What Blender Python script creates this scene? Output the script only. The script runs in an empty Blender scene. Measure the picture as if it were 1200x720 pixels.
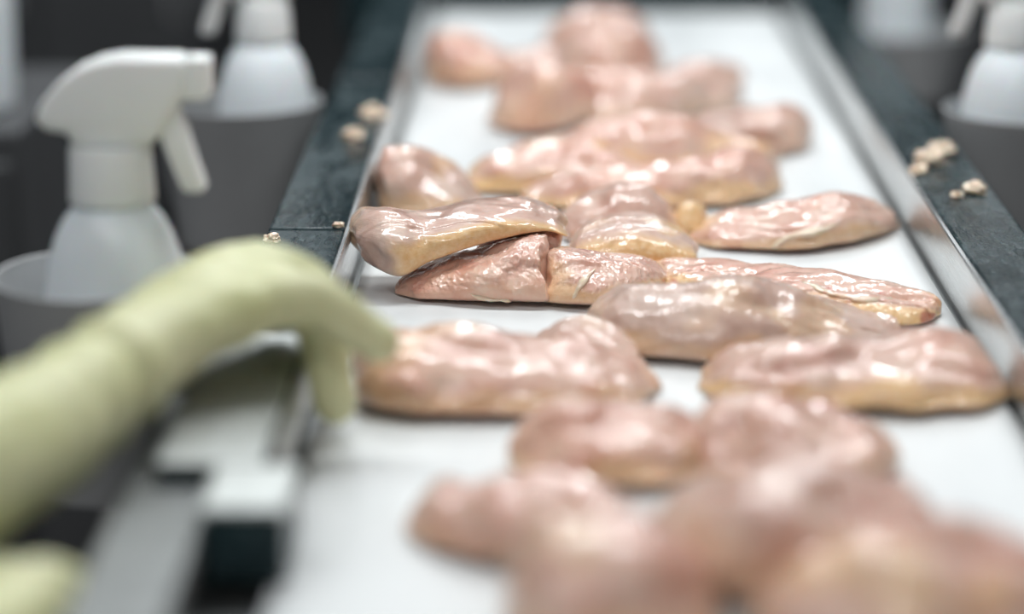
import bpy, bmesh, math, random
import numpy as np
from mathutils import Vector, Matrix

# ------------------------------------------------------------------ camera, world, lights, exposure
SC = bpy.context.scene
COL = SC.collection
FPX = 2833.0                      # focal length in pixels of the 1200 px wide frame (85 mm lens)
PITCH = math.atan(795 / FPX)
YAW = math.atan(42 * math.cos(PITCH) / FPX)
CAM = Vector((0.0, 0.0, 0.466))   # the belt surface is z = 0
cam_data = bpy.data.cameras.new('camera')
cam = bpy.data.objects.new('camera', cam_data)
COL.objects.link(cam)
cam.location = CAM
cam.rotation_euler = (math.pi / 2 - PITCH, 0, YAW)
cam_data.sensor_width = 36
cam_data.lens = FPX / 1200 * 36
cam_data.clip_start = 0.02
cam_data.clip_end = 60
cam_data.dof.use_dof = True
cam_data.dof.focus_distance = 1.745
cam_data.dof.aperture_fstop = 1.5
SC.camera = cam
SC.view_settings.view_transform = 'Standard'
SC.view_settings.look = 'None'
SC.view_settings.gamma = 1
SC.view_settings.exposure = -0.12
SC.view_settings.use_curve_mapping = False

world = bpy.data.worlds.new('world')
SC.world = world
world.use_nodes = True
bg = world.node_tree.nodes['Background']
bg.inputs['Color'].default_value = (0.80, 0.90, 1.0, 1)
bg.inputs['Strength'].default_value = 0.12


def area_light(name, loc, aim, sx, sy, watts, color):
    d = bpy.data.lights.new(name, 'AREA')
    d.shape = 'RECTANGLE'
    d.size, d.size_y = sx, sy
    d.energy = watts
    d.color = color
    o = bpy.data.objects.new(name, d)
    COL.objects.link(o)
    o.location = loc
    o.rotation_euler = (Vector(aim) - Vector(loc)).to_track_quat('-Z', 'Y').to_euler()
    return o


# two rows of fluorescent ceiling tubes high above the belt, then two added fills
area_light('tube_or_fill', (-0.35, 3.9, 1.75), (0.0, 3.2, 0), 0.16, 1.3, 18, (0.94, 0.98, 1.0))
area_light('tube_or_fill', (0.55, 3.9, 1.75), (0.1, 3.2, 0), 0.16, 1.3, 18, (0.94, 0.98, 1.0))
area_light('tube_or_fill', (-0.45, 2.0, 1.75), (0.0, 2.0, 0), 0.16, 1.3, 19, (0.96, 0.99, 1.0))
area_light('tube_or_fill', (0.65, 2.0, 1.75), (0.1, 2.0, 0), 0.16, 1.3, 19, (0.96, 0.99, 1.0))
area_light('tube_or_fill', (0.1, -0.2, 1.75), (0.1, 0.4, 0), 1.3, 0.16, 11, (1.0, 0.98, 0.95))  # added front fill from behind the camera, lifts the near pieces
area_light('tube_or_fill', (-0.9, 0.3, 1.75), (-0.25, 1.4, 0), 1.3, 0.16, 9, (0.97, 0.98, 1.0))  # added fill on the left, put in to brighten the nearest spray bottle

# ------------------------------------------------------------------ where a point of the photograph stands
RM = cam.rotation_euler.to_matrix()


def ray(px, py):
    return RM @ Vector(((px - 600) / FPX, -(py - 360) / FPX, -1.0))


def P(px, py, zc):
    """the world point at depth zc along the camera axis"""
    return CAM + ray(px, py) * zc


def at(px, py, z=0.0):
    """the point of the horizontal plane z"""
    r = ray(px, py)
    return CAM + r * ((z - CAM.z) / r.z)


# ------------------------------------------------------------------ numeric helpers
def _hash(ix, iy, iz, seed):
    h = (ix * 374761393 + iy * 668265263 + iz * 2147483647 + seed * 974711) & 0xFFFFFFFF
    h = ((h ^ (h >> 13)) * 1274126177) & 0xFFFFFFFF
    h = (h ^ (h >> 16)) & 0xFFFFFFFF
    return h.astype(np.float64) / 4294967295.0 * 2 - 1


def vnoise(p, seed=0):
    i = np.floor(p).astype(np.int64)
    f = p - i
    f = f * f * f * (f * (f * 6 - 15) + 10)
    out = 0
    for dx in (0, 1):
        wx = f[:, 0] if dx else 1 - f[:, 0]
        for dy in (0, 1):
            wy = f[:, 1] if dy else 1 - f[:, 1]
            for dz in (0, 1):
                wz = f[:, 2] if dz else 1 - f[:, 2]
                out = out + wx * wy * wz * _hash(i[:, 0] + dx, i[:, 1] + dy, i[:, 2] + dz, seed)
    return out


def fbm(p, seed=0, octaves=3):
    a, o = 1.0, 0
    for k in range(octaves):
        o = o + a * vnoise(p * (2.03 ** k), seed + 17 * k)
        a *= 0.5
    return o


def spline(ts, vals, t):
    """monotone-ish cubic (Catmull-Rom with limited slopes)"""
    ts, vals = np.asarray(ts, float), np.asarray(vals, float)
    dl = np.diff(vals) / np.diff(ts)
    m = np.empty_like(vals)
    m[0], m[-1] = dl[0], dl[-1]
    m[1:-1] = (dl[:-1] + dl[1:]) / 2
    k = np.clip(np.searchsorted(ts, t, side='right') - 1, 0, len(ts) - 2)
    h = ts[k + 1] - ts[k]
    s = (t - ts[k]) / h
    return ((2 * s ** 3 - 3 * s ** 2 + 1) * vals[k] + (s ** 3 - 2 * s ** 2 + s) * h * m[k]
            + (-2 * s ** 3 + 3 * s ** 2) * vals[k + 1] + (s ** 3 - s ** 2) * h * m[k + 1])


def sstep(a, b, x):
    t = np.clip((x - a) / (b - a), 0, 1)
    return t * t * (3 - 2 * t)


# ------------------------------------------------------------------ materials
def new_mat(name):
    m = bpy.data.materials.new(name)
    m.use_nodes = True
    nt = m.node_tree
    return m, nt, nt.nodes['Principled BSDF']


def N(nt, typ, **kw):
    n = nt.nodes.new(typ)
    for k, v in kw.items():
        if k.startswith('_'):
            setattr(n, k[1:], v)
        else:
            n.inputs[k.replace('__', ' ')].default_value = v
    return n


def L(nt, a, b):
    nt.links.new(a, b)


def ramp(nt, fac, stops):
    r = nt.nodes.new('ShaderNodeValToRGB')
    e = r.color_ramp.elements
    while len(e) < len(stops):
        e.new(0.5)
    for el, (p, c) in zip(e, stops):
        el.position = p
        el.color = c if len(c) == 4 else (*c, 1)
    L(nt, fac, r.inputs['Fac'])
    return r.outputs['Color']


def mix(nt, fac, a, b):
    m = nt.nodes.new('ShaderNodeMix')
    m.data_type = 'RGBA'
    for s, v in ((m.inputs[0], fac), (m.inputs[6], a), (m.inputs[7], b)):
        if hasattr(v, 'is_output'):
            L(nt, v, s)
        else:
            s.default_value = v if not isinstance(v, tuple) or len(v) == 4 else (*v, 1)
    return m.outputs[2]


def noise(nt, scale, detail=4, rough=0.55, vec=None, stretch=None, coord='Object'):
    n = N(nt, 'ShaderNodeTexNoise', Scale=scale, Detail=detail, Roughness=rough)
    tc = nt.nodes.new('ShaderNodeTexCoord')
    v = tc.outputs[coord]
    if stretch:
        mp = N(nt, 'ShaderNodeMapping')
        mp.inputs['Scale'].default_value = stretch
        L(nt, v, mp.inputs['Vector'])
        v = mp.outputs['Vector']
    L(nt, v, n.inputs['Vector'])
    return n.outputs['Fac']


def bump(nt, bsdf, height, strength, dist):
    b = N(nt, 'ShaderNodeBump', Strength=strength, Distance=dist)
    L(nt, height, b.inputs['Height'])
    L(nt, b.outputs['Normal'], bsdf.inputs['Normal'])
    return b


def make_meat():
    m, nt, b = new_mat('raw_chicken')
    at_ = N(nt, 'ShaderNodeAttribute', _attribute_name='mask')
    sep = nt.nodes.new('ShaderNodeSeparateColor')
    L(nt, at_.outputs['Color'], sep.inputs['Color'])
    fat, blood, tone = sep.outputs[0], sep.outputs[1], sep.outputs[2]
    n1 = noise(nt, 34, 5, 0.6)
    n2 = noise(nt, 210, 4, 0.6)
    pink = ramp(nt, n1, [(0.30, (0.62, 0.285, 0.21)), (0.50, (0.72, 0.425, 0.33)), (0.72, (0.79, 0.57, 0.455))])
    lilac = ramp(nt, n1, [(0.30, (0.49, 0.335, 0.27)), (0.52, (0.60, 0.44, 0.37)), (0.75, (0.70, 0.55, 0.465))])
    c = mix(nt, tone, pink, lilac)
    fatc = ramp(nt, n2, [(0.3, (0.74, 0.44, 0.19)), (0.7, (0.84, 0.60, 0.34))])
    c = mix(nt, fat, c, fatc)
    c = mix(nt, blood, c, (0.48, 0.115, 0.085))
    # thin white membrane flecks
    n3 = noise(nt, 55, 6, 0.7, stretch=(1, 2.2, 1))
    fl = ramp(nt, n3, [(0.58, (0, 0, 0)), (0.72, (0.55, 0.55, 0.55))])
    c = mix(nt, fl, c, (0.78, 0.62, 0.53))
    L(nt, c, b.inputs['Base Color'])
    b.inputs['Subsurface Weight'].default_value = 0.22
    b.inputs['Subsurface Radius'].default_value = (1.0, 0.42, 0.28)
    b.inputs['Subsurface Scale'].default_value = 0.006
    rr = ramp(nt, n1, [(0.35, (0.30,) * 3), (0.7, (0.50,) * 3)])
    L(nt, rr, b.inputs['Roughness'])
    b.inputs['Specular IOR Level'].default_value = 0.35
    b.inputs['Coat Weight'].default_value = 0.9
    b.inputs['Coat Roughness'].default_value = 0.08
    # muscle fibres run along the piece (uv), plus a fine pebbling
    fib = noise(nt, 1.0, 4, 0.65, stretch=(9, 60, 1), coord='UV')
    add = N(nt, 'ShaderNodeMath', _operation='MULTIPLY_ADD')
    L(nt, fib, add.inputs[0])
    add.inputs[1].default_value = 0.9
    L(nt, n2, add.inputs[2])
    bump(nt, b, add.outputs[0], 0.45, 0.0009)
    return m


def make_fat():
    m, nt, b = new_mat('white_fat')
    n = noise(nt, 160, 4)
    L(nt, ramp(nt, n, [(0.3, (0.70, 0.52, 0.36)), (0.7, (0.82, 0.70, 0.55))]), b.inputs['Base Color'])
    b.inputs['Subsurface Weight'].default_value = 0.3
    b.inputs['Subsurface Scale'].default_value = 0.003
    b.inputs['Roughness'].default_value = 0.3
    b.inputs['Coat Weight'].default_value = 0.6
    b.inputs['Coat Roughness'].default_value = 0.1
    bump(nt, b, n, 0.4, 0.001)
    return m


def make_belt():
    m, nt, b = new_mat('white_belt')
    n1 = noise(nt, 9, 5, 0.6, stretch=(1, 0.35, 1))
    n2 = noise(nt, 70, 5, 0.65)
    c = ramp(nt, n1, [(0.3, (0.66, 0.685, 0.69)), (0.65, (0.76, 0.78, 0.78))])
    st = ramp(nt, n2, [(0.62, (0, 0, 0)), (0.80, (0.30, 0.30, 0.30))])
    c = mix(nt, st, c, (0.62, 0.53, 0.49))
    L(nt, c, b.inputs['Base Color'])
    L(nt, ramp(nt, n1, [(0.35, (0.30,) * 3), (0.65, (0.55,) * 3)]), b.inputs['Roughness'])
    b.inputs['Specular IOR Level'].default_value = 0.3
    w = noise(nt, 900, 2)
    s = N(nt, 'ShaderNodeMath', _operation='MULTIPLY_ADD')
    L(nt, n2, s.inputs[0])
    s.inputs[1].default_value = 1.5
    L(nt, w, s.inputs[2])
    bump(nt, b, s.outputs[0], 0.25, 0.001)
    return m


def make_wet_dark(name, c0, c1):
    m, nt, b = new_mat(name)
    n1 = noise(nt, 24, 6, 0.65, stretch=(1.6, 0.5, 1))
    n2 = noise(nt, 120, 5, 0.6, stretch=(1.5, 0.5, 1))
    c = ramp(nt, n1, [(0.38, c0), (0.62, c1)])
    sm = ramp(nt, n2, [(0.56, (0, 0, 0)), (0.74, (0.5, 0.5, 0.5))])
    c = mix(nt, sm, c, (0.12, 0.17, 0.18))
    L(nt, c, b.inputs['Base Color'])
    L(nt, ramp(nt, n1, [(0.4, (0.12,) * 3), (0.62, (0.42,) * 3)]), b.inputs['Roughness'])
    b.inputs['Specular IOR Level'].default_value = 0.22
    b.inputs['Coat Weight'].default_value = 0.12
    b.inputs['Coat Roughness'].default_value = 0.12
    s = N(nt, 'ShaderNodeMath', _operation='MULTIPLY_ADD')
    L(nt, n1, s.inputs[0])
    s.inputs[1].default_value = 2.0
    L(nt, n2, s.inputs[2])
    bump(nt, b, s.outputs[0], 0.6, 0.002)
    return m


def make_steel(name, col, rough, stretch=(1, 1, 30), metal=1.0):
    m, nt, b = new_mat(name)
    n1 = noise(nt, 6, 4, 0.6)
    n2 = noise(nt, 60, 3, 0.6, stretch=stretch)
    L(nt, ramp(nt, n1, [(0.3, tuple(x * 0.82 for x in col)), (0.7, col)]), b.inputs['Base Color'])
    b.inputs['Metallic'].default_value = metal
    L(nt, ramp(nt, n2, [(0.3, (rough * 0.8,) * 3), (0.7, (min(1, rough * 1.3),) * 3)]), b.inputs['Roughness'])
    bump(nt, b, n2, 0.12, 0.0006)
    return m


def make_plain(name, c0, c1, rough, scale=20, sss=0.0, trans=0.0, bmp=0.1):
    m, nt, b = new_mat(name)
    n = noise(nt, scale, 4)
    L(nt, ramp(nt, n, [(0.3, c0), (0.7, c1)]), b.inputs['Base Color'])
    b.inputs['Roughness'].default_value = rough
    b.inputs['Subsurface Weight'].default_value = sss
    b.inputs['Subsurface Scale'].default_value = 0.01
    b.inputs['Transmission Weight'].default_value = trans
    bump(nt, b, n, bmp, 0.001)
    return m


MEAT = make_meat()
FAT = make_fat()
BELT = make_belt()
RAIL = make_wet_dark('wet_dark_plastic', (0.006, 0.017, 0.020), (0.018, 0.038, 0.043))
STRIP = make_steel('guide_strip_steel', (0.66, 0.67, 0.67), 0.28, (1, 0.1, 20))
STEEL = make_steel('rail_cap_steel', (0.55, 0.57, 0.56), 0.55, (20, 0.3, 1))
POT = make_steel('pot_steel', (0.55, 0.555, 0.56), 0.42, (1, 1, 14), 0.3)
FRAME = make_steel('frame_steel', (0.26, 0.27, 0.27), 0.5)
GLOVE = make_plain('rubber_glove', (0.56, 0.57, 0.30), (0.67, 0.67, 0.42), 0.42, 14, sss=0.08, bmp=0.25)
WHITE = make_plain('white_sprayer_plastic', (0.87, 0.89, 0.88), (0.91, 0.93, 0.92), 0.38, 12, sss=0.1, bmp=0.05)
BOTTLE = make_plain('cloudy_bottle_plastic', (0.84, 0.90, 0.94), (0.89, 0.94, 0.97), 0.35, 10, sss=0.2, trans=0.0, bmp=0.05)
CLOTH = make_plain('white_sleeve_cloth', (0.68, 0.70, 0.74), (0.78, 0.80, 0.83), 0.85, 60, bmp=0.4)
FLOOR = make_plain('dark_floor', (0.085, 0.078, 0.074), (0.125, 0.116, 0.11), 0.45, 3, bmp=0.3)
WALL = make_plain('grey_wall', (0.06, 0.065, 0.068), (0.08, 0.085, 0.09), 0.6, 2)
CABINET = make_steel('dark_cabinet_steel', (0.09, 0.092, 0.096), 0.6, (20, 20, 1), 0.4)


# ------------------------------------------------------------------ object helpers
def mesh_obj(name, verts, faces, mat, parent=None, origin=None, smooth=True, uv=None, mask=None):
    verts = np.asarray(verts, float)
    if origin is None:
        origin = Vector((0, 0, 0))
    me = bpy.data.meshes.new(name)
    me.from_pydata((verts - np.array(origin)).tolist(), [], faces)
    me.materials.append(mat)
    if smooth:
        me.polygons.foreach_set('use_smooth', [True] * len(me.polygons))
    if uv is not None:
        lay = me.uv_layers.new(name='UVMap')
        idx = np.empty(len(me.loops), dtype=np.int32)
        me.loops.foreach_get('vertex_index', idx)
        lay.data.foreach_set('uv', uv[idx].ravel().astype(np.float32))
    if mask is not None:
        a = me.color_attributes.new('mask', 'FLOAT_COLOR', 'POINT')
        a.data.foreach_set('color', np.hstack([mask, np.ones((len(mask), 1))]).ravel().astype(np.float32))
    me.update()
    o = bpy.data.objects.new(name, me)
    COL.objects.link(o)
    o.location = origin
    if parent is not None:
        o.parent = parent
        o.location = Vector(origin) - parent.location
    return o


def bm_obj(name, bm, mat, parent=None, smooth=False, origin=None):
    """links a bmesh built in world coordinates"""
    bmesh.ops.recalc_face_normals(bm, faces=bm.faces)
    og = Vector(origin) if origin is not None else (parent.location.copy() if parent else Vector((0, 0, 0)))
    bmesh.ops.translate(bm, verts=bm.verts, vec=-og)
    me = bpy.data.meshes.new(name)
    bm.to_mesh(me)
    bm.free()
    me.materials.append(mat)
    if smooth:
        me.polygons.foreach_set('use_smooth', [True] * len(me.polygons))
        try:
            me.set_sharp_from_angle(angle=math.radians(40))
        except Exception:
            pass
    o = bpy.data.objects.new(name, me)
    COL.objects.link(o)
    o.location = og - (parent.location if parent else Vector((0, 0, 0)))
    if parent:
        o.parent = parent
    return o


def empty(name, loc, label, cat, group=None):
    o = bpy.data.objects.new(name, None)
    COL.objects.link(o)
    o.location = loc
    o.empty_display_size = 0.02
    return tag(o, label, cat, group)


def tag(o, label, cat, group=None):
    o['label'] = label
    o['category'] = cat
    if group:
        o['group'] = group
    return o


def box(bm, x0, x1, y0, y1, z0, z1, bev=0.0, seg=2):
    r = bmesh.ops.create_cube(bm, size=1.0)
    vs = r['verts']
    for v in vs:
        v.co = Vector((x0 + (v.co.x + 0.5) * (x1 - x0), y0 + (v.co.y + 0.5) * (y1 - y0), z0 + (v.co.z + 0.5) * (z1 - z0)))
    if bev:
        es = list({e for v in vs for e in v.link_edges})
        bmesh.ops.bevel(bm, geom=es, offset=bev, segments=seg, affect='EDGES', profile=0.5)
    return bm


def lathe(bm, cx, cy, prof, n=48, cap0=True, cap1=True):
    rings = []
    for r, z in prof:
        rings.append([bm.verts.new((cx + r * math.cos(2 * math.pi * k / n), cy + r * math.sin(2 * math.pi * k / n), z)) for k in range(n)])
    for a, b in zip(rings, rings[1:]):
        for k in range(n):
            bm.faces.new((a[k], a[(k + 1) % n], b[(k + 1) % n], b[k]))
    if cap0:
        bm.faces.new(rings[0][::-1])
    if cap1:
        bm.faces.new(rings[-1])
    return bm


# ------------------------------------------------------------------ the room
bm = bmesh.new()
box(bm, -5, 5, -2, 14, -0.87, -0.85)
floor = bm_obj('floor', bm, FLOOR)
floor['kind'] = 'structure'
bm = bmesh.new()
box(bm, -5, 5, 13.9, 14.1, -0.85, 2.4)
w = bm_obj('wall_far', bm, WALL)
w['kind'] = 'structure'

# ------------------------------------------------------------------ the conveyor
BX0, BX1 = -0.138, 0.288          # belt edges
BY0, BY1 = 0.45, 3.04
RZ = 0.040                        # height of the guide rails
conv = empty('conveyor', (0.075, 1.75, -0.85), 'long conveyor with a white belt between dark wet side rails, running away from view', 'conveyor')
# belt: a sheet with faint unevenness, turned down round a roller at the far end
nx, ny = 40, 220
xs = np.linspace(BX0, BX1, nx)
ys = np.linspace(BY0, BY1, ny)
gx, gy = np.meshgrid(xs, ys, indexing='ij')
pts = np.stack([gx.ravel(), gy.ravel(), np.zeros(gx.size)], 1)
gz = -0.0012 + 0.0009 * fbm(pts * np.array([9, 4, 1.0]), 5, 2)
top = np.stack([pts[:, 0], pts[:, 1], gz], 1)
roll = []
for k in range(1, 9):
    a = k / 8 * math.pi * 0.9
    roll.append(np.stack([xs, np.full(nx, BY1 + 0.03 * math.sin(a)), np.full(nx, -0.03 + 0.029 * math.cos(a))], 1))
verts = np.concatenate([top.reshape(nx, ny, 3)] + [r[:, None, :] for r in roll], axis=1)
nyy = verts.shape[1]
verts = verts.reshape(-1, 3)
faces = [(i * nyy + j, (i + 1) * nyy + j, (i + 1) * nyy + j + 1, i * nyy + j + 1) for i in range(nx - 1) for j in range(nyy - 1)]
belt = mesh_obj('belt', verts, faces, BELT, parent=conv, origin=(0.075, 1.75, -0.001))
sol = belt.modifiers.new('thickness', 'SOLIDIFY')
sol.thickness = 0.004
sol.offset = -1
# bed below the belt
bm = bmesh.new()
box(bm, -0.20, 0.345, BY0, BY1 - 0.02, -0.055, -0.008)
bm_obj('belt_bed', bm, FRAME, conv)
for x0, x1 in ((-0.1475, -0.1435), (0.2925, 0.2965)):
    bm = bmesh.new()
    box(bm, x0, x1, 1.235 if x0 < 0 else BY0, BY1 + 0.03, -0.012, RZ + 0.001, 0.0008, 1)
    bm_obj('guide_strip', bm, STRIP, conv)
# dark rails, in lengths butted together
def rail(x0, x1, y0, y1, mat=RAIL, name='guide_rail', z0=-0.008, z1=RZ):
    bm = bmesh.new()
    box(bm, x0, x1, y0, y1, z0, z1, 0.003, 3)
    return bm_obj(name, bm, mat, conv)


ys_seam = at(360, 268, RZ).y
yn_cap = at(300, 395, RZ).y
rail(-0.205, -0.148, ys_seam + 0.0012, 2.35)
rail(-0.205, -0.148, 2.3515, BY1 + 0.1)
y_blk = at(270, 592, 0.044).y
y_blk2 = at(270, 540, 0.044).y
rail(-0.205, -0.148, y_blk2 + 0.001, ys_seam - 0.0012, z1=RZ - 0.0005)
blk = rail(-0.172, -0.130, y_blk, y_blk2, RAIL, 'end_block', 0.0015, RZ - 0.0005)
cap = rail(-0.206, -0.149, y_blk2 + 0.001, yn_cap, STEEL, 'rail_cap', RZ - 0.0005, RZ + 0.0025)
cap['label'] = 'steel cover plate on the near end of the rail'
cap = rail(-0.173, -0.129, y_blk - 0.001, y_blk2, STEEL, 'block_cap', RZ - 0.0005, RZ + 0.0025)
cap['label'] = 'bright steel plate on the dark end block'
plate = rail(-0.222, -0.1735, 0.5, y_blk2, FRAME, 'edge_plate', 0.012, 0.030)
plate['label'] = 'steel plate along the outer edge of the rail'
plate = rail(-0.222, -0.2065, y_blk2 + 0.001, 1.36, FRAME, 'edge_plate', 0.012, 0.030)
rail(0.297, 0.353, BY0, 1.95)
rail(0.297, 0.353, 1.9515, BY1 + 0.1)
# cross bar over the far end
bm = bmesh.new()
box(bm, -0.26, 0.41, BY1 + 0.055, BY1 + 0.16, -0.05, 0.055, 0.006, 2)
bm_obj('end_bar', bm, RAIL, conv)
for x in (-0.2, 0.345):
    bm = bmesh.new()
    box(bm, x - 0.004, x + 0.004, BY0, BY1 + 0.06, -0.17, -0.0085)
    bm_obj('side_panel', bm, FRAME, conv)
    for y in (0.6, 1.75, 2.95):
        bm = bmesh.new()
        box(bm, x - 0.025 + (0.03 if x < 0 else -0.03), x + 0.025 + (0.03 if x < 0 else -0.03), y - 0.025, y + 0.025, -0.85, -0.055, 0.003, 1)
        bm_obj('leg', bm, FRAME, conv)


# ------------------------------------------------------------------ chicken
def meat_loft(name, label, st, tone=0.3, fat=0.3, seed=1, nu=90, nv=64, ends=(0.12, 0.12), rough=0.3, dent=0.0, lean=0.0, blood=0.15, fatw=0.32, side=1.0, slab=0.0, groove=0.5, fat_u=(-1, 2), lump=1.0):
    """one piece: cross-sections along its length. A station is (photo x, photo row of the near foot, photo row of the crest, depth, foot height)"""
    rows = []
    for px, yb, yt, dep, z0 in st:
        a = at(px, yb, z0)
        yc = a.y + dep / 2
        r = ray(px, yt)
        c = CAM + r * (yc / r.y)
        rows.append((c.x, yc, dep, max(c.z - z0, 0.006), z0))
    rows = np.array(rows)
    t = np.linspace(0, 1, len(st))
    u = 0.5 - 0.5 * np.cos(np.linspace(0, math.pi, nu))
    u = 0.35 * u + 0.65 * np.linspace(0, 1, nu)
    X, Y, D, H, Z0 = [spline(t, rows[:, k], u) for k in range(5)]
    e = np.ones(nu)
    for tau, uu in ((ends[0], u), (ends[1], 1 - u)):
        q = np.clip(uu / tau, 0, 1)
        e *= np.sqrt(np.clip(1 - (1 - q) ** 2, 0, 1))
    e = np.maximum(e, 0.02)
    v = np.linspace(0, 2 * math.pi, nv, endpoint=False)
    U, V = np.meshgrid(np.arange(nu), v, indexing='ij')
    U = U.astype(int)
    c, s = np.cos(V), np.sin(V)
    zm = (0.24 + 0.12 * slab) * H[U]
    yy = -np.sign(c) * np.abs(c) ** (1.02 - 0.2 * slab) * D[U] / 2 * e[U]
    up = np.clip(s, 0, 1) ** (1.12 - 0.25 * slab)
    wob = fbm(np.stack([X * 9 + seed, Y * 0 + seed * 1.7, Y * 0], 1), seed + 50, 2)
    v0 = 1.15 + 0.5 * wob + 0.5 * math.sin(seed * 2.4)
    dn = np.clip(-s, 0, 1) ** 0.5
    hh = H[U] * e[U] ** 0.8
    zz = np.where(s >= 0, zm * e[U] ** 0.5 + (hh - zm * e[U] ** 0.5) * up, zm * e[U] ** 0.5 * (1 - dn * (0.55 + 0.45 * e[U])))
    if groove:
        g = np.exp(-((V - v0[U]) / 0.13) ** 2)
        near = 1 - sstep(-0.25, 0.1, V - v0[U])
        near = near * (s > 0)
        zz = zz - groove * (0.16 * g + 0.07 * near) * H[U] * (s > 0) * sstep(0.02, 0.3, np.minimum(u, 1 - u))[U]
    if dent:
        k = np.exp(-((V - math.pi * 0.5) / 0.62) ** 2) * sstep(0.1, 0.3, u)[U] * sstep(0.03, 0.22, 1 - u)[U]
        zz = zz - dent * k * H[U]
    yy = yy + lean * D[U] * (zz / np.maximum(H[U], 1e-4)) ** 1.5
    pos = np.stack([X[U], Y[U] + yy, Z0[U] + zz], -1).reshape(-1, 3)
    # lumps: displacement along an outward direction from the section's middle
    cen = np.stack([X[U], Y[U], Z0[U] + zm], -1).reshape(-1, 3)
    out = pos - cen
    out /= np.maximum(np.linalg.norm(out, axis=1, keepdims=True), 1e-6)
    topness = sstep(-0.2, 0.4, s).reshape(-1)
    sc = 1.0 if D.max() > 0.05 else 0.6
    a1 = fbm(pos * 24, seed, 2) * 0.0048 * sc * lump
    a2 = fbm(pos * np.array([60, 110, 110]), seed + 5, 3) * 0.0009 * (0.5 + 0.45 * rough)
    a3 = fbm(pos * np.array([330, 420, 420]), seed + 9, 3) * 0.0008 * rough
    # a fold running along the piece
    fold = np.abs(fbm(pos * np.array([10, 38, 10]), seed + 31, 2))
    a4 = -0.0026 * np.exp(-(fold / 0.13) ** 2) * (0.3 + 0.9 * rough)
    ef = np.clip(e[U].reshape(-1) * 1.3, 0, 1)
    disp = (a1 + a2 + a3 + a4) * topness * ef
    pos = pos + out * disp[:, None]
    # wavering outline: the ends and edges are not cut true
    pos[:, 0] += fbm(pos * np.array([4, 34, 45]), seed + 61, 3) * 0.0045 * sc
    pos[:, 1] += fbm(pos * np.array([26, 6, 20]), seed + 67, 2) * 0.0050 * sc * lump
    zfoot = np.repeat(Z0[:, None], nv, 1).reshape(-1)
    pos[:, 2] = np.maximum(pos[:, 2], zfoot + 0.0004)
    # masks of the flesh itself: a rim of yellow fat along the edges, blood spots, flesh tone
    nz = fbm(pos * np.array([28, 60, 60]), seed + 3, 3)
    vv = ((V + math.pi) % (2 * math.pi) - math.pi).reshape(-1)      # -pi..pi, 0 = near edge
    rim = 1 - sstep(fatw * 0.55, fatw * 1.5, np.abs(vv - 0.05 * side) + 0.20 * nz)
    rim2 = 1 - sstep(0.2, 0.5, np.abs(np.abs(vv) - math.pi) + 0.2 * nz)
    endm = np.clip(1 - np.minimum(u, 1 - u)[U].reshape(-1) / 0.10 + 0.5 * nz, 0, 1) * 0.6
    patch = sstep(0.35, 0.75, fbm(pos * 16, seed + 21, 3)) * 0.8
    uu_ = u[U].reshape(-1)
    rim = rim * sstep(fat_u[0] - 0.06, fat_u[0] + 0.06, uu_) * (1 - sstep(fat_u[1] - 0.06, fat_u[1] + 0.06, uu_))
    F = np.clip(np.maximum.reduce([rim, rim2 * 0.5, endm, patch]) * fat * 1.5, 0, 1)
    B = sstep(0.62, 1.0, fbm(pos * 34, seed + 77, 3)) * blood * 2.2
    T = np.clip(tone + 0.35 * fbm(pos * 14, seed + 41, 2), 0, 1)
    mask = np.stack([F, np.clip(B, 0, 1), T], 1)
    lenm = float(np.abs(X[-1] - X[0]) + np.abs(Y[-1] - Y[0]))
    uv = np.stack([np.repeat(u[:, None], nv, 1).reshape(-1) * lenm / 0.15, (np.abs(vv) / math.pi)], 1)
    idx = np.arange(nu * nv).reshape(nu, nv)
    a, b2 = idx[:-1], idx[1:]
    quads = np.stack([a, np.roll(a, -1, 1), np.roll(b2, -1, 1), b2], -1).reshape(-1, 4)[:, ::-1]
    faces = quads.tolist() + [idx[0].tolist(), idx[-1][::-1].tolist()]
    origin = Vector((float(pos[:, 0].mean()), float(pos[:, 1].mean()), float(pos[:, 2].min())))
    o = mesh_obj(name, pos, faces, MEAT, origin=origin, uv=uv, mask=mask)
    return tag(o, label, 'chicken', 'raw chicken pieces on the belt')


def strip_on(parent, pts, r, seed, name='fat_strip', label='white strip of fat'):
    """a thin ribbon of fat lying on a piece, through world points"""
    pts = np.array([list(p) for p in pts])
    n = 26
    t = np.linspace(0, 1, len(pts))
    u = np.linspace(0, 1, n)
    ctr = np.stack([spline(t, pts[:, k], u) for k in range(3)], 1)
    m = 10
    vs = []
    for k in range(n):
        tg = ctr[min(k + 1, n - 1)] - ctr[max(k - 1, 0)]
        tg /= np.linalg.norm(tg)
        s1 = np.cross(tg, (0, -0.5, 0.8))
        s1 /= np.linalg.norm(s1)
        s2 = np.cross(s1, tg)
        rr = r * math.sqrt(max(0.02, 1 - abs(2 * u[k] - 1) ** 2.5)) * (1 + 0.3 * math.sin(9 * u[k] + seed))
        for j in range(m):
            a = 2 * math.pi * j / m
            vs.append(ctr[k] + s1 * rr * math.cos(a) + s2 * rr * 0.55 * math.sin(a))
    vs = np.array(vs)
    vs += (fbm(vs * 300, seed, 2) * 0.0006)[:, None]
    fs = [(k * m + j, k * m + (j + 1) % m, (k + 1) * m + (j + 1) % m, (k + 1) * m + j) for k in range(n - 1) for j in range(m)]
    fs += [tuple(range(m))[::-1], tuple(range((n - 1) * m, n * m))]
    o = mesh_obj(name, vs, fs, FAT, parent=parent, origin=Vector(vs.mean(0)))
    o['label'] = label
    return o


HI = dict(nu=220, nv=130)
BR, FI, CH = 'chicken_breast', 'chicken_strip', 'chicken_chunk'
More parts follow.
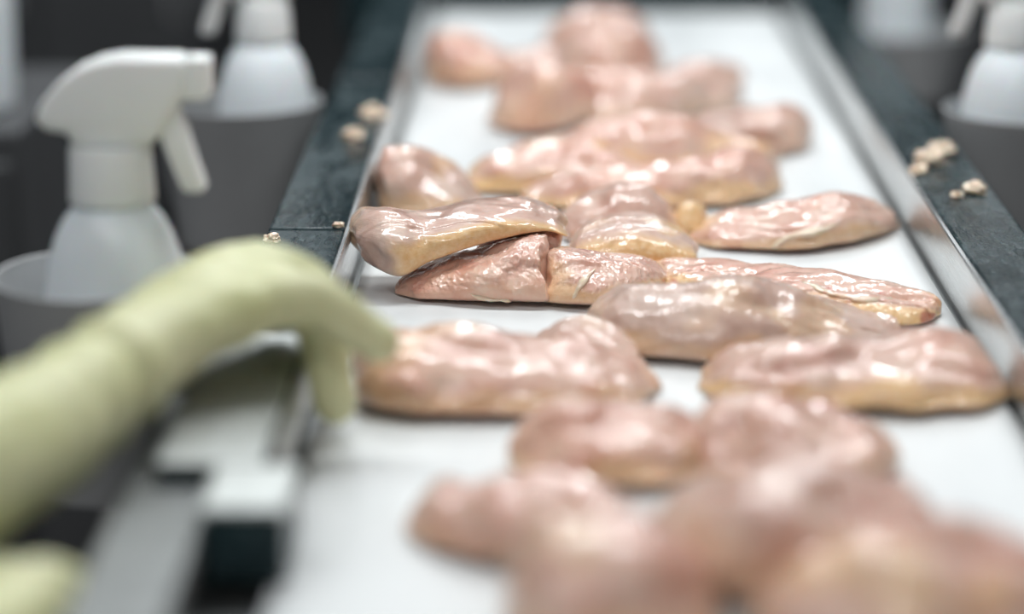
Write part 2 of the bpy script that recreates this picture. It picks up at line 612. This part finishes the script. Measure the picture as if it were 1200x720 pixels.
# the sharp pile at the left
pB = meat_loft(CH, 'rough-cut pink chicken chunk lying under the glossy draped breast', [
    (466, 349, 333, .03, 0), (490, 353, 318, .055, 0), (520, 356, 305, .07, 0), (555, 359, 296, .075, 0), (590, 361, 285, .08, 0), (620, 362, 281, .08, 0), (643, 361, 284, .075, 0)],
    tone=0.12, fat=0.10, seed=11, ends=(0.14, 0.05), rough=1.0, blood=0.12, slab=0.8, groove=0.3, lump=0.8, **HI)
pB2 = meat_loft(CH, 'dark pink chicken chunk squeezed under the right end of the draped breast', [
    (545, 340, 300, .05, 0), (580, 342, 282, .06, 0), (610, 342, 270, .065, 0), (640, 341, 265, .065, 0), (664, 338, 276, .05, 0)],
    tone=0.1, fat=0.1, seed=27, ends=(0.2, 0.15), rough=0.9, blood=0.5, slab=0.5, lump=0.7, nu=140, nv=90)
pC = meat_loft(CH, 'orange-pink chicken chunk with a white fat strip, right of the rough-cut chunk', [
    (637, 358, 305, .07, 0), (655, 362, 296, .075, 0), (685, 363, 294, .08, 0), (715, 360, 297, .08, 0), (750, 350, 300, .07, 0), (792, 335, 308, .04, 0)],
    tone=0.2, fat=0.42, seed=12, ends=(0.07, 0.2), rough=0.9, blood=0.3, slab=0.6, groove=0.4, lump=0.8, **HI)
pA = meat_loft(BR, 'glossy lilac chicken breast with tan fat edge, draped over the rough-cut chunk', [
    (413, 276, 254, .035, .034), (426, 305, 248, .055, .024), (446, 324, 247, .07, .0165), (470, 331, 251, .08, .0145), (502, 314, 251, .085, .023), (540, 301, 244, .09, .031), (580, 289, 238, .09, .036), (620, 278, 237, .085, .040), (650, 274, 247, .07, .040), (669, 284, 268, .045, .036)],
    tone=0.85, fat=0.7, seed=13, ends=(0.07, 0.09), rough=0.22, blood=0.0, fatw=0.5, slab=0.9, groove=0.0, fat_u=(0.30, 2), lump=0.7, **HI)
pD = meat_loft(BR, 'small domed chicken breast with tan fat belly, behind the chunk with white strip', [
    (660, 318, 283, .05, 0), (688, 320, 262, .08, 0), (725, 322, 252, .09, 0), (765, 321, 257, .085, 0), (800, 318, 274, .07, 0), (818, 313, 290, .04, 0)],
    tone=0.55, fat=0.7, seed=14, ends=(0.12, 0.14), rough=0.3, blood=0.1, fatw=0.6, slab=0.5, groove=0.2, lump=0.6, **HI)
pF = meat_loft(BR, 'rounded grey-pink chicken breast peeking over the small domed breast', [
    (652, 285, 255, .05, 0), (690, 288, 231, .07, 0), (735, 290, 220, .08, 0), (775, 288, 231, .07, 0), (798, 282, 252, .04, 0)],
    tone=0.7, fat=0.15, seed=15, rough=0.2, blood=0.05)
pG2 = meat_loft(CH, 'small yellow lump of chicken fat left of the fat-marbled breast', [
    (783, 278, 248, .03, 0), (800, 281, 234, .04, 0), (818, 281, 235, .04, 0), (834, 276, 252, .03, 0)],
    tone=0.3, fat=1.0, seed=16, nu=50, nv=40, ends=(0.3, 0.3), rough=0.6, fatw=1.6)
pG = meat_loft(BR, 'fat-marbled chicken breast with a humped far end, alone near the right rail', [
    (806, 286, 268, .04, 0), (840, 294, 253, .07, 0), (885, 297, 249, .08, 0), (930, 297, 238, .085, 0), (970, 293, 223, .085, 0), (1008, 286, 229, .08, 0), (1038, 276, 242, .06, 0), (1054, 268, 255, .03, 0)],
    tone=0.35, fat=0.4, seed=17, rough=0.5, blood=0.15, nu=140, nv=90)
pE = meat_loft(BR, 'tall chicken breast with two bright glints, against the left rail behind the draped breast', [
    (442, 252, 186, .06, 0), (454, 262, 172, .08, 0), (487, 266, 175, .09, 0), (525, 264, 192, .085, 0), (552, 258, 215, .06, 0), (566, 250, 234, .03, 0)],
    tone=0.6, fat=0.35, seed=18, ends=(0.06, 0.16), rough=0.22, blood=0.0, nu=120, nv=80)
# the flat breast and those before it
pH = meat_loft(BR, 'flat chicken breast, cut side up, with curled fat rim reaching the right rail', [
    (748, 330, 309, .05, 0), (800, 342, 305, .07, 0), (850, 356, 305, .085, 0), (910, 369, 309, .09, 0), (970, 379, 317, .09, 0), (1030, 384, 328, .085, 0), (1076, 384, 342, .07, 0), (1104, 374, 356, .035, 0)],
    tone=0.15, fat=0.75, seed=19, ends=(0.12, 0.07), rough=0.75, dent=0.30, blood=0.35, fatw=0.6, nu=180, nv=110)
pI = meat_loft(BR, 'broad shiny lilac chicken breast in front of the flat breast with curled rim', [
    (686, 402, 350, .06, 0), (735, 424, 336, .09, 0), (795, 431, 331, .1, 0), (860, 431, 332, .1, 0), (920, 425, 345, .1, 0), (980, 415, 358, .09, 0), (1030, 405, 371, .07, 0), (1054, 394, 382, .04, 0)],
    tone=0.8, fat=0.3, seed=20, rough=0.75, blood=0.02, nu=130, nv=90)
pI2 = meat_loft(FI, 'small chicken flap tucked between the shiny lilac breast and the breast by the glove', [
    (626, 422, 392, .05, 0), (668, 432, 378, .06, 0), (715, 436, 381, .06, 0), (755, 430, 402, .04, 0)],
    tone=0.75, fat=0.15, seed=21, rough=0.4, blood=0.1)
pJ = meat_loft(BR, 'long chicken breast lying beside the gloved fingertips', [
    (417, 472, 398, .06, 0), (450, 489, 388, .09, 0), (520, 494, 388, .1, 0), (600, 494, 396, .1, 0), (680, 489, 405, .09, 0), (738, 480, 416, .08, 0), (772, 465, 436, .04, 0)],
    tone=0.2, fat=0.35, seed=22, rough=0.6, blood=0.1, ends=(0.07, 0.14), nu=110, nv=80)
pK = meat_loft(BR, 'long chicken breast with yellow fat edges, front one touching the right rail', [
    (816, 466, 440, .04, 0), (858, 479, 412, .08, 0), (930, 487, 401, .1, 0), (1000, 488, 395, .1, 0), (1070, 488, 392, .1, 0), (1130, 485, 402, .09, 0), (1162, 476, 425, .06, 0), (1178, 466, 447, .03, 0)],
    tone=0.35, fat=0.65, seed=23, rough=0.5, blood=0.1, fatw=0.42, groove=0.8, lump=1.2, nu=110, nv=80)
NEAR = [
    ('blurred pink-tan chicken breast just in front of the breast by the glove', [(598, 560, 508, .06, 0), (650, 578, 478, .09, 0), (720, 582, 471, .1, 0), (790, 575, 481, .09, 0), (832, 558, 512, .05, 0)], .3, .45),
    ('blurred chicken breast with a red spot, in front of the yellow-edged breast', [(792, 560, 508, .06, 0), (850, 578, 482, .09, 0), (930, 584, 470, .1, 0), (1000, 578, 478, .09, 0), (1048, 560, 508, .05, 0)], .3, .3),
    ('blurred thin chicken breast nearest the bare white left of the belt', [(478, 640, 596, .05, 0), (530, 660, 570, .08, 0), (600, 675, 562, .09, 0), (680, 672, 566, .09, 0), (742, 655, 592, .05, 0)], .3, .3),
    ('large blurred chicken breast with a long white glare streak', [(768, 690, 605, .06, 0), (830, 716, 562, .1, 0), (900, 726, 546, .11, 0), (980, 722, 546, .11, 0), (1050, 705, 566, .09, 0), (1094, 680, 602, .05, 0)], .6, .25),
    ('blurred orange-pink chicken breast cut by the bottom of the picture, left one', [(590, 760, 660, .06, 0), (650, 790, 622, .1, 0), (730, 797, 606, .1, 0), (800, 785, 622, .09, 0), (842, 750, 665, .05, 0)], .15, .35),
    ('blurred orange-pink chicken breast cut by the bottom right corner', [(880, 800, 690, .06, 0), (970, 830, 640, .1, 0), (1080, 838, 622, .11, 0), (1170, 825, 628, .1, 0), (1240, 785, 665, .05, 0)], .15, .5),
]
for k, (lab, st, tone, fat) in enumerate(NEAR):
    meat_loft(BR, lab, st, tone=tone, fat=fat, seed=40 + k, rough=0.5, lump=1.6, groove=0.9, blood=0.3 if 'red spot' in lab else 0.08)
FAR = [
    (FI, 'long yellowish chicken strip behind the tall breast by the left rail', [(546, 228, 192, .05, 0), (600, 232, 181, .07, 0), (660, 234, 178, .07, 0), (720, 232, 182, .07, 0), (772, 226, 196, .05, 0)], .2, .7),
    (FI, 'long orange-pink chicken strip in front of the blurred far pile', [(612, 243, 218, .04, 0), (660, 247, 204, .05, 0), (720, 250, 197, .06, 0), (800, 249, 184, .07, 0), (860, 245, 173, .08, 0), (898, 234, 182, .06, 0), (916, 222, 197, .04, 0)], .1, .5),
    (BR, 'blurred pale chicken breast lying across the middle of the far pile', [(640, 200, 168, .05, 0), (700, 206, 146, .07, 0), (760, 207, 141, .08, 0), (830, 204, 150, .07, 0), (888, 198, 168, .05, 0), (915, 188, 176, .03, 0)], .3, .5),
    (BR, 'blurred grey-pink chicken breast with white streak, far pile on the right', [(778, 172, 148, .05, 0), (820, 180, 130, .07, 0), (880, 184, 121, .08, 0), (930, 181, 118, .08, 0), (953, 168, 136, .05, 0)], .75, .1),
    (BR, 'blurred pink chicken breast beside the far left rail', [(497, 100, 52, .06, 0), (530, 106, 38, .08, 0), (570, 104, 50, .08, 0), (612, 98, 72, .05, 0)], .05, .3),
    (BR, 'blurred dark pink chicken breast between the far left breast and the far pile', [(574, 150, 100, .06, 0), (608, 160, 80, .09, 0), (650, 158, 72, .09, 0), (690, 150, 88, .07, 0), (708, 140, 112, .04, 0)], .1, .2),
    (BR, 'blurred chicken breast heaped highest at the far end', [(640, 108, 60, .06, 0), (680, 113, 30, .1, 0), (720, 113, 20, .1, 0), (758, 105, 34, .08, 0), (778, 95, 58, .04, 0)], .35, .15),
    (BR, 'blurred pale chicken breast behind the grey-pink one with white streak', [(690, 138, 106, .05, 0), (740, 145, 90, .08, 0), (800, 142, 88, .08, 0), (850, 132, 98, .06, 0), (874, 122, 107, .04, 0)], .5, .2),
    (FI, 'thin pale chicken strip farthest right on the blurred far pile', [(752, 110, 92, .04, 0), (790, 112, 80, .06, 0), (840, 108, 78, .06, 0), (872, 100, 86, .04, 0)], .5, .1),
    (BR, 'blurred chicken breast at the very back of the far pile, before the end bar', [(636, 66, 36, .05, 0), (670, 70, 18, .08, 0), (720, 70, 10, .08, 0), (765, 64, 26, .06, 0)], .25, .2),
    (BR, 'blurred pale pink chicken breast in the middle of the far pile, under the heaped one', [(640, 140, 100, .06, 0), (690, 146, 84, .1, 0), (740, 146, 78, .1, 0), (790, 138, 88, .08, 0), (815, 128, 104, .04, 0)], .35, .2),
    (FI, 'blurred orange chicken strip between the far left breast and the heaped one', [(560, 92, 76, .05, 0), (610, 98, 62, .08, 0), (660, 98, 58, .08, 0), (705, 90, 70, .05, 0)], .1, .6),
    (BR, 'blurred tan-pink chicken breast joining the yellowish strip and the pale far breast', [(590, 206, 184, .05, 0), (630, 212, 166, .08, 0), (690, 214, 158, .08, 0), (740, 208, 170, .06, 0)], .3, .5),
]
for k, (nm, lab, st, tone, fat) in enumerate(FAR):
    meat_loft(nm, lab, st, tone=tone, fat=fat, seed=60 + k, nu=70, nv=48, lump=1.4, groove=0.8, rough=0.35, blood=0.12)


def surf(o, px, py, lift=0.0006):
    """a point on the surface of o, seen from the front, to lay a strip of fat on"""
    bpy.context.view_layer.update()
    d = ray(px, py).normalized()
    mi = o.matrix_world.inverted()
    hit, loc, nor, _ = o.ray_cast(mi @ CAM, (mi.to_3x3() @ d).normalized())
    if not hit:
        return at(px, py)
    return o.matrix_world @ (loc + nor * lift)


strip_on(pC, [surf(pC, x, y) for x, y in ((672, 350), (679, 337), (687, 326), (697, 316))], 0.0023, 3)
strip_on(pB, [surf(pB, x, y) for x, y in ((550, 345), (565, 349), (582, 351), (600, 352))], 0.0018, 5)
strip_on(pH, [surf(pH, x, y) for x, y in ((940, 330), (965, 342), (995, 350), (1020, 352), (1048, 350))], 0.0026, 7)
strip_on(pG, [surf(pG, x, y) for x, y in ((905, 290), (925, 278), (950, 272), (985, 262))], 0.0034, 8)


# ------------------------------------------------------------------ scraps on the rails
def scrap(label, px, py, r, z=RZ, seed=1):
    c = at(px, py, z)
    bm = bmesh.new()
    bmesh.ops.create_icosphere(bm, subdivisions=4, radius=1.0)
    p = np.array([list(v.co) for v in bm.verts])
    q = p * (1 + 0.38 * fbm(p * 1.7, seed, 3))[:, None] * np.array([r, r * 0.9, r * 0.62])
    q[:, 2] = np.maximum(q[:, 2], -r * 0.3)
    q[:, 2] -= q[:, 2].min()
    for v, co in zip(bm.verts, q):
        v.co = Vector(co) + c
    o = bm_obj('chicken_scrap', bm, FAT, smooth=True, origin=c)
    return tag(o, label, 'scrap', 'scraps on the rails')


scrap('pale scrap of chicken fat on the right rail, widest of the clump', 1088, 192, .013, seed=2)
scrap('pale scrap of chicken fat on the right rail, back of the clump', 1102, 180, .011, seed=3)
scrap('small scrap on the right rail at the inner side of the clump', 1076, 203, .008, seed=4)
scrap('tan scrap of chicken fat alone on the right rail, nearest scrap there', 1143, 226, .010, seed=5)
scrap('flat white smear of fat beside the lone tan scrap on the right rail', 1122, 231, .005, seed=6)
scrap('yellowish scrap of chicken fat on the far left rail', 437, 138, .012, seed=7)
scrap('second pale scrap on the left rail, nearer than the yellowish one', 413, 163, .010, seed=8)
scrap('tiny tan scrap on the left rail seam by the draped breast', 397, 266, .004, seed=9)
scrap('tan scrap stuck on the outer edge of the left rail above the glove', 318, 283, .006, seed=10)


# ------------------------------------------------------------------ pots and spray bottles
def pot(cx, cy, zr, r, label, hook_side, foot):
    zb = foot - 0.0325
    t = empty('steel_pot', (cx, cy, zb), label, 'pot', 'steel pots hung beside the conveyor')
    rb = r * 0.80
    bm = bmesh.new()
    lathe(bm, cx, cy, [(rb - 0.008, zb), (rb - 0.001, zb + 0.001), (rb, zb + 0.008), (r, zr), (r - 0.0016, zr), (rb - 0.0016, zb + 0.009), (rb - 0.01, zb + 0.002)], 64)
    bm_obj('pot_body', bm, POT, t, True)
    bm = bmesh.new()
    prof = [(r - 0.001 + 0.0011 * math.cos(a), zr + 0.0010 * math.sin(a)) for a in np.linspace(-2.6, 2.6, 12)]
    lathe(bm, cx, cy, prof, 64, False, False)
    bm_obj('rim', bm, POT, t, True)
    bm = bmesh.new()
    s = hook_side
    xr = cx + s * r
    xe = (-0.2055 if s > 0 else 0.3535)
    a, b = sorted((xr - s * 0.004, xe))
    if b - a > 0.002:
        box(bm, a, b, cy - 0.012, cy + 0.012, zr - 0.035, zr - 0.031)
        box(bm, xe - 0.0015 if s > 0 else xe, xe if s > 0 else xe + 0.0015, cy - 0.012, cy + 0.012, -0.03, zr - 0.031)
        bm_obj('hanger', bm, STRIP, t)
    else:
        bm.free()
    return t


def prism(bm, pts, y0, y1, bev=0.004, seg=3):
    """extrudes a polygon of (x, z) between y0 and y1 with rounded edges"""
    a = [bm.verts.new((x, y0, z)) for x, z in pts]
    f = bm.faces.new(a)
    r = bmesh.ops.extrude_face_region(bm, geom=[f])
    for v in r['geom']:
        if isinstance(v, bmesh.types.BMVert):
            v.co.y = y1
    bmesh.ops.recalc_face_normals(bm, faces=bm.faces)
    if bev:
        es = [e for e in bm.edges if abs(e.calc_face_angle(0)) > 0.5]
        bmesh.ops.bevel(bm, geom=es, offset=bev, segments=seg, affect='EDGES', profile=0.5)


def spray_bottle(base, label, turn, build_from=None):
    """base: centre of the bottle's foot; turn: heading of the nozzle, 0 = towards +x"""
    t = empty('spray_bottle', base, label, 'bottle', 'spray bottles standing in the steel pots')
    t.rotation_euler.z = turn
    if build_from is not None:
        for ch in list(build_from.children):
            c = ch.copy()
            COL.objects.link(c)
            c.parent = t
            for g in ch.children:
                d = g.copy()
                COL.objects.link(d)
                d.parent = c
        return t
    bm = bmesh.new()
    lathe(bm, 0, 0, [(0.036, -0.03), (0.041, -0.027), (0.0425, -0.018), (0.0435, 0.03), (0.0445, 0.075), (0.0442, 0.095), (0.0408, 0.116), (0.0365, 0.130), (0.0310, 0.141), (0.0255, 0.148), (0.0235, 0.151), (0.0235, 0.154)], 64)
    bb = bm_obj_local('bottle_body', bm, BOTTLE, t, True)
    bm = bmesh.new()
    n = 72
    rings = []
    for z, r in ((0.152, 0.0235), (0.153, 0.0262), (0.1865, 0.0248), (0.1885, 0.0238)):
        ring = []
        for k in range(n):
            rr = r + (0.0006 if (k % 3 == 0 and 0.1525 < z < 0.187) else 0)
            ring.append(bm.verts.new((rr * math.cos(2 * math.pi * k / n), rr * math.sin(2 * math.pi * k / n), z)))
        rings.append(ring)
    for a, b in zip(rings, rings[1:]):
        for k in range(n):
            bm.faces.new((a[k], a[(k + 1) % n], b[(k + 1) % n], b[k]))
    bm.faces.new(rings[0][::-1])
    bm.faces.new(rings[-1])
    bm_obj_local('collar', bm, WHITE, t, True)
    # sprayer head: side outline measured from the photograph, in metres from the collar's axis
    k = 1 / 1889.0
    def q(x, y):
        return ((x - 132) * k, 0.1885 + (168 - y) * k * 1.04)
    bm = bmesh.new()
    head = [q(*p) for p in ((90, 168), (90, 154), (62, 150), (52, 143), (51, 132), (60, 117), (78, 97), (100, 81), (125, 71), (150, 67), (226, 68), (226, 116), (216, 120), (205, 136), (194, 156), (182, 168))]
    prism(bm, head, -0.0165, 0.0165, 0.005, 3)
    bm_obj_local('sprayer_head', bm, WHITE, t, True)
    bm = bmesh.new()
    prism(bm, [q(*p) for p in ((225, 69), (252, 70), (253, 74), (253, 110), (250, 115), (225, 117))], -0.0125, 0.0125, 0.002, 2)
    bm_obj_local('nozzle', bm, WHITE, t, True)
    bm = bmesh.new()
    prism(bm, [q(*p) for p in ((189, 146), (212, 124), (222, 150), (232, 184), (243, 217), (240, 222), (218, 222), (210, 204), (198, 172))], -0.010, 0.010, 0.003, 2)
    bm_obj_local('trigger', bm, WHITE, t, True)
    return t


def bm_obj_local(name, bm, mat, parent, smooth):
    o = bm_obj(name, bm, mat, None, smooth)
    o.parent = parent
    return o


p1 = P(132, 235, 1.5)
z_foot = p1.z - 0.152
b1 = spray_bottle((p1.x, p1.y, z_foot), 'white spray bottle in the pot behind the gloved wrist, nozzle to the right', 0.0)
pc = P(122, 328, 1.5)
pot(-0.279, p1.y, pc.z, 0.0665, 'steel pot at the left edge of the picture, behind the gloved wrist', 1, b1.location.z)
p2 = P(309, 55, 2.27)
b2 = spray_bottle((p2.x, p2.y, p2.z - 0.145), 'white spray bottle in the pot farther along the left rail, trigger to the left', math.pi + 0.2, b1)
pc2 = P(285, 118, 2.25)
pot(-0.285, pc2.y, pc2.z, 0.0765, 'steel pot farther along the left rail, holding a blurred bottle', 1, b2.location.z)
p3 = P(1188, 62, 2.17)
b3 = spray_bottle((p3.x, p3.y, p3.z - 0.145), 'white spray bottle at the right edge of the picture, trigger to the left', math.pi - 0.15, b1)
pc3 = P(1204, 128, 2.17)
pot(pc3.x, pc3.y, pc3.z, 0.075, 'steel pot outside the right rail at the edge of the picture', -1, b3.location.z)
p4 = P(1054, -60, 2.98)
b4 = spray_bottle((p4.x, p4.y, p4.z - 0.145), 'farthest white spray bottle, a blurred blob beyond the right rail', math.pi + 0.3, b1)
pc4 = P(1056, 34, 2.98)
pot(pc4.x, pc4.y, pc4.z, 0.078, 'farthest steel pot, blurred beyond the right rail', -1, b4.location.z)


# ------------------------------------------------------------------ gloved hands
def hand(name, label, chains, vox=0.0022, mat=GLOVE, creases=(), part=None):
    """chains of (photo x, photo y, depth, radius) grown into one continuous skin"""
    bm = bmesh.new()
    for ch in chains:
        pts = np.array([list(P(a, b, c)) for a, b, c, _ in ch])
        rad = np.array([r for *_, r in ch])
        n = 8 * (len(ch) - 1) + 1
        t = np.arange(len(ch), dtype=float)
        u = np.linspace(0, len(ch) - 1, n)
        if len(ch) > 2:
            ctr = np.stack([spline(t, pts[:, k], u) for k in range(3)], 1)
        else:
            ctr = np.stack([np.interp(u, t, pts[:, k]) for k in range(3)], 1)
        rr = np.interp(u, t, rad)
        m = 20
        prev = None
        tg0 = ctr[1] - ctr[0]
        s1 = np.cross(tg0, (0.123, 0.3, 0.9))
        for k in range(-3, n + 3):
            kk = min(max(k, 0), n - 1)
            tg = ctr[min(kk + 1, n - 1)] - ctr[max(kk - 1, 0)]
            tg = tg / np.linalg.norm(tg)
            s1 = s1 - tg * (s1 @ tg)
            s1 = s1 / np.linalg.norm(s1)
            s2 = np.cross(tg, s1)
            c, r = ctr[kk], rr[kk]
            if k < 0 or k >= n:
                w = (-k if k < 0 else k - n + 1) / 3.0
                sg = -1 if k < 0 else 1
                c = c + tg * sg * r * math.sin(w * math.pi / 2)
                r = r * max(math.cos(w * math.pi / 2), 0.06)
            ring = [bm.verts.new(c + r * (s1 * math.cos(2 * math.pi * j / m) + s2 * math.sin(2 * math.pi * j / m))) for j in range(m)]
            if prev:
                for j in range(m):
                    bm.faces.new((prev[j], prev[(j + 1) % m], ring[(j + 1) % m], ring[j]))
            else:
                bm.faces.new(ring[::-1])
            prev = ring
        bm.faces.new(prev)
    bmesh.ops.recalc_face_normals(bm, faces=bm.faces)
    me = bpy.data.meshes.new('tmp')
    bm.to_mesh(me)
    bm.free()
    o = bpy.data.objects.new('tmp', me)
    COL.objects.link(o)
    rm = o.modifiers.new('r', 'REMESH')
    rm.mode = 'VOXEL'
    rm.voxel_size = vox
    sm = o.modifiers.new('s', 'SMOOTH')
    sm.factor = 0.5
    sm.iterations = 9
    dg = bpy.context.evaluated_depsgraph_get()
    ev = o.evaluated_get(dg)
    me2 = bpy.data.meshes.new_from_object(ev)
    bpy.data.objects.remove(o)
    co = np.empty(len(me2.vertices) * 3)
    me2.vertices.foreach_get('co', co)
    co = co.reshape(-1, 3)
    no = np.empty(len(me2.vertices) * 3)
    me2.vertices.foreach_get('normal', no)
    no = no.reshape(-1, 3)
    d = fbm(co * 45, 4, 2) * 0.0008
    for c, axis, amp, wid in creases:
        c, axis = np.array(c), np.array(axis) / np.linalg.norm(axis)
        s = (co - c) @ axis + 0.006 * fbm(co * 30, 8, 2)
        d = d - amp * np.exp(-(s / wid) ** 2) + 0.6 * amp * np.exp(-((s - 2.2 * wid) / wid) ** 2)
    co += no * d[:, None]
    og = np.array([co[:, 0].mean(), co[:, 1].mean(), co[:, 2].min()])
    me2.vertices.foreach_set('co', (co - og).ravel())
    me2.name = name
    me2.materials.clear()
    me2.materials.append(mat)
    me2.polygons.foreach_set('use_smooth', [True] * len(me2.polygons))
    me2.update()
    r = bpy.data.objects.new(name, me2)
    COL.objects.link(r)
    r.location = og
    return r


W = (150, 428, 1.335)
fore = [(-420, 660, 1.02, .050), (-200, 605, 1.11, .045), (0, 530, 1.23, .038), (80, 478, 1.285, .034), (150, 425, 1.335, .029)]
knL, knR, knM, knI = (316, 352, 1.385), (324, 335, 1.408), (318, 318, 1.432), (300, 309, 1.455)
chains = [
    fore,
    [(100, 462, 1.30, .030), (190, 400, 1.352, .026), (262, 372, 1.372, .020), (*knL, .0155)],
    [(110, 455, 1.305, .030), (200, 383, 1.368, .026), (270, 350, 1.392, .021), (*knR, .0160)],
    [(120, 448, 1.315, .030), (205, 372, 1.385, .025), (270, 334, 1.412, .020), (*knM, .0160)],
    [(130, 440, 1.325, .028), (205, 366, 1.398, .023), (260, 326, 1.432, .019), (*knI, .0155)],
    [(*knL, .0170), (366, 350, 1.392, .0165), (412, 379, 1.402, .0145), (444, 401, 1.408, .0128)],
    [(*knR, .0165), (370, 372, 1.425, .0155), (383, 425, 1.434, .0145), (392, 474, 1.438, .0128)],
    [(*knM, .0175), (366, 340, 1.450, .0155), (386, 395, 1.462, .0130), (390, 446, 1.466, .0115)],
    [(*knI, .0155), (348, 326, 1.478, .0145), (376, 366, 1.492, .0125), (384, 408, 1.497, .0110)],
    [(190, 385, 1.395, .020), (235, 362, 1.44, .018), (285, 352, 1.475, .0150), (325, 368, 1.49, .0125)],
]
ax = P(200, 390, 1.36) - P(0, 530, 1.23)
gl = hand('gloved_hand', 'hand in a pale yellow-green rubber glove reaching over the left rail to the belt', chains,
          creases=[(P(118, 445, 1.31), ax, 0.0042, 0.007), (P(75, 480, 1.28), ax, 0.0022, 0.008), (P(30, 510, 1.25), ax, 0.0010, 0.007), (P(210, 385, 1.37), ax, 0.0016, 0.008)])
tag(gl, gl.get('label') or 'hand in a pale yellow-green rubber glove reaching over the left rail to the belt', 'hand', 'gloved hands')
sl = hand('sleeve', '', [[(-880, 800, .86, .062), (-620, 725, .94, .058), (-400, 655, 1.025, .054)]], 0.004, CLOTH)
sl.parent = gl
sl.location = sl.location - gl.location
sl['label'] = 'white cloth sleeve'

chains2 = [
    [(-420, 860, .98, .045), (-200, 790, 1.02, .038), (-80, 745, 1.05, .030)],
    [(-100, 752, 1.045, .028), (-30, 715, 1.07, .022), (18, 690, 1.09, .016)],
    [(-100, 752, 1.045, .028), (-35, 700, 1.09, .022), (12, 668, 1.115, .016)],
    [(-100, 745, 1.05, .028), (-40, 690, 1.11, .022), (5, 652, 1.14, .016)],
    [(18, 690, 1.09, .016), (50, 682, 1.10, .0140), (66, 700, 1.11, .0115)],
    [(12, 668, 1.115, .016), (58, 654, 1.13, .0145), (88, 668, 1.14, .0115)],
    [(5, 652, 1.14, .016), (58, 636, 1.16, .0145), (94, 644, 1.17, .0120)],
    [(-70, 690, 1.09, .018), (-10, 640, 1.16, .0150), (30, 630, 1.19, .0125)],
]
chains2 = [[(x - 8, y + 46, z, r * 0.85) for x, y, z, r in ch] for ch in chains2]
g2 = hand('gloved_hand', '', chains2)
tag(g2, 'second yellow-green gloved hand, only its blurred fingers showing in the bottom left corner', 'hand', 'gloved hands')

# ------------------------------------------------------------------ dark things behind, far out of focus
def cabinet(x0, x1, y0, y1, z1, label):
    t = empty('steel_cabinet', ((x0 + x1) / 2, (y0 + y1) / 2, -0.85), label, 'cabinet', 'dark cabinets in the background')
    bm = bmesh.new()
    box(bm, x0, x1, y0, y1, -0.80, z1, 0.006, 2)
    bm_obj('cabinet_body', bm, CABINET, t)
    n = max(1, int(round((x1 - x0) / 0.4)))
    wd = (x1 - x0) / n
    for k in range(n):
        bm = bmesh.new()
        box(bm, x0 + k * wd + 0.008, x0 + (k + 1) * wd - 0.008, y0 - 0.018, y0 - 0.0005, -0.76, z1 - 0.03, 0.004, 1)
        d = bm_obj('door', bm, CABINET, t)
        bm = bmesh.new()
        box(bm, x0 + (k + 1) * wd - 0.05, x0 + (k + 1) * wd - 0.035, y0 - 0.04, y0 - 0.0185, z1 - 0.35, z1 - 0.15, 0.003, 1)
        hnd = bm_obj('handle', bm, POT, None)
        hnd.parent = d
        hnd.location = -t.location
    for xx in (x0 + 0.04, x1 - 0.04):
        for yy in (y0 + 0.04, y1 - 0.04):
            bm = bmesh.new()
            box(bm, xx - 0.02, xx + 0.02, yy - 0.02, yy + 0.02, -0.85, -0.80)
            bm_obj('foot', bm, CABINET, t)


cabinet(-2.6, -0.75, 5.2, 5.8, 0.02, 'dark steel cabinet blurred beyond the left pots')
cabinet(-1.0, -0.53, 2.38, 2.75, -0.02, 'dark steel cabinet at the left edge, a white bottle on it')
p5 = P(6, 62, 2.5)
b5 = spray_bottle((-0.60, 2.50, 0.0105), 'white spray bottle at the left edge of the picture, mostly cut off and blurred', 0.4, b1)
b5['group'] = 'spray bottles beside the conveyor'
cabinet(0.85, 2.4, 5.0, 5.6, 0.02, 'dark steel cabinet blurred beyond the right rail')
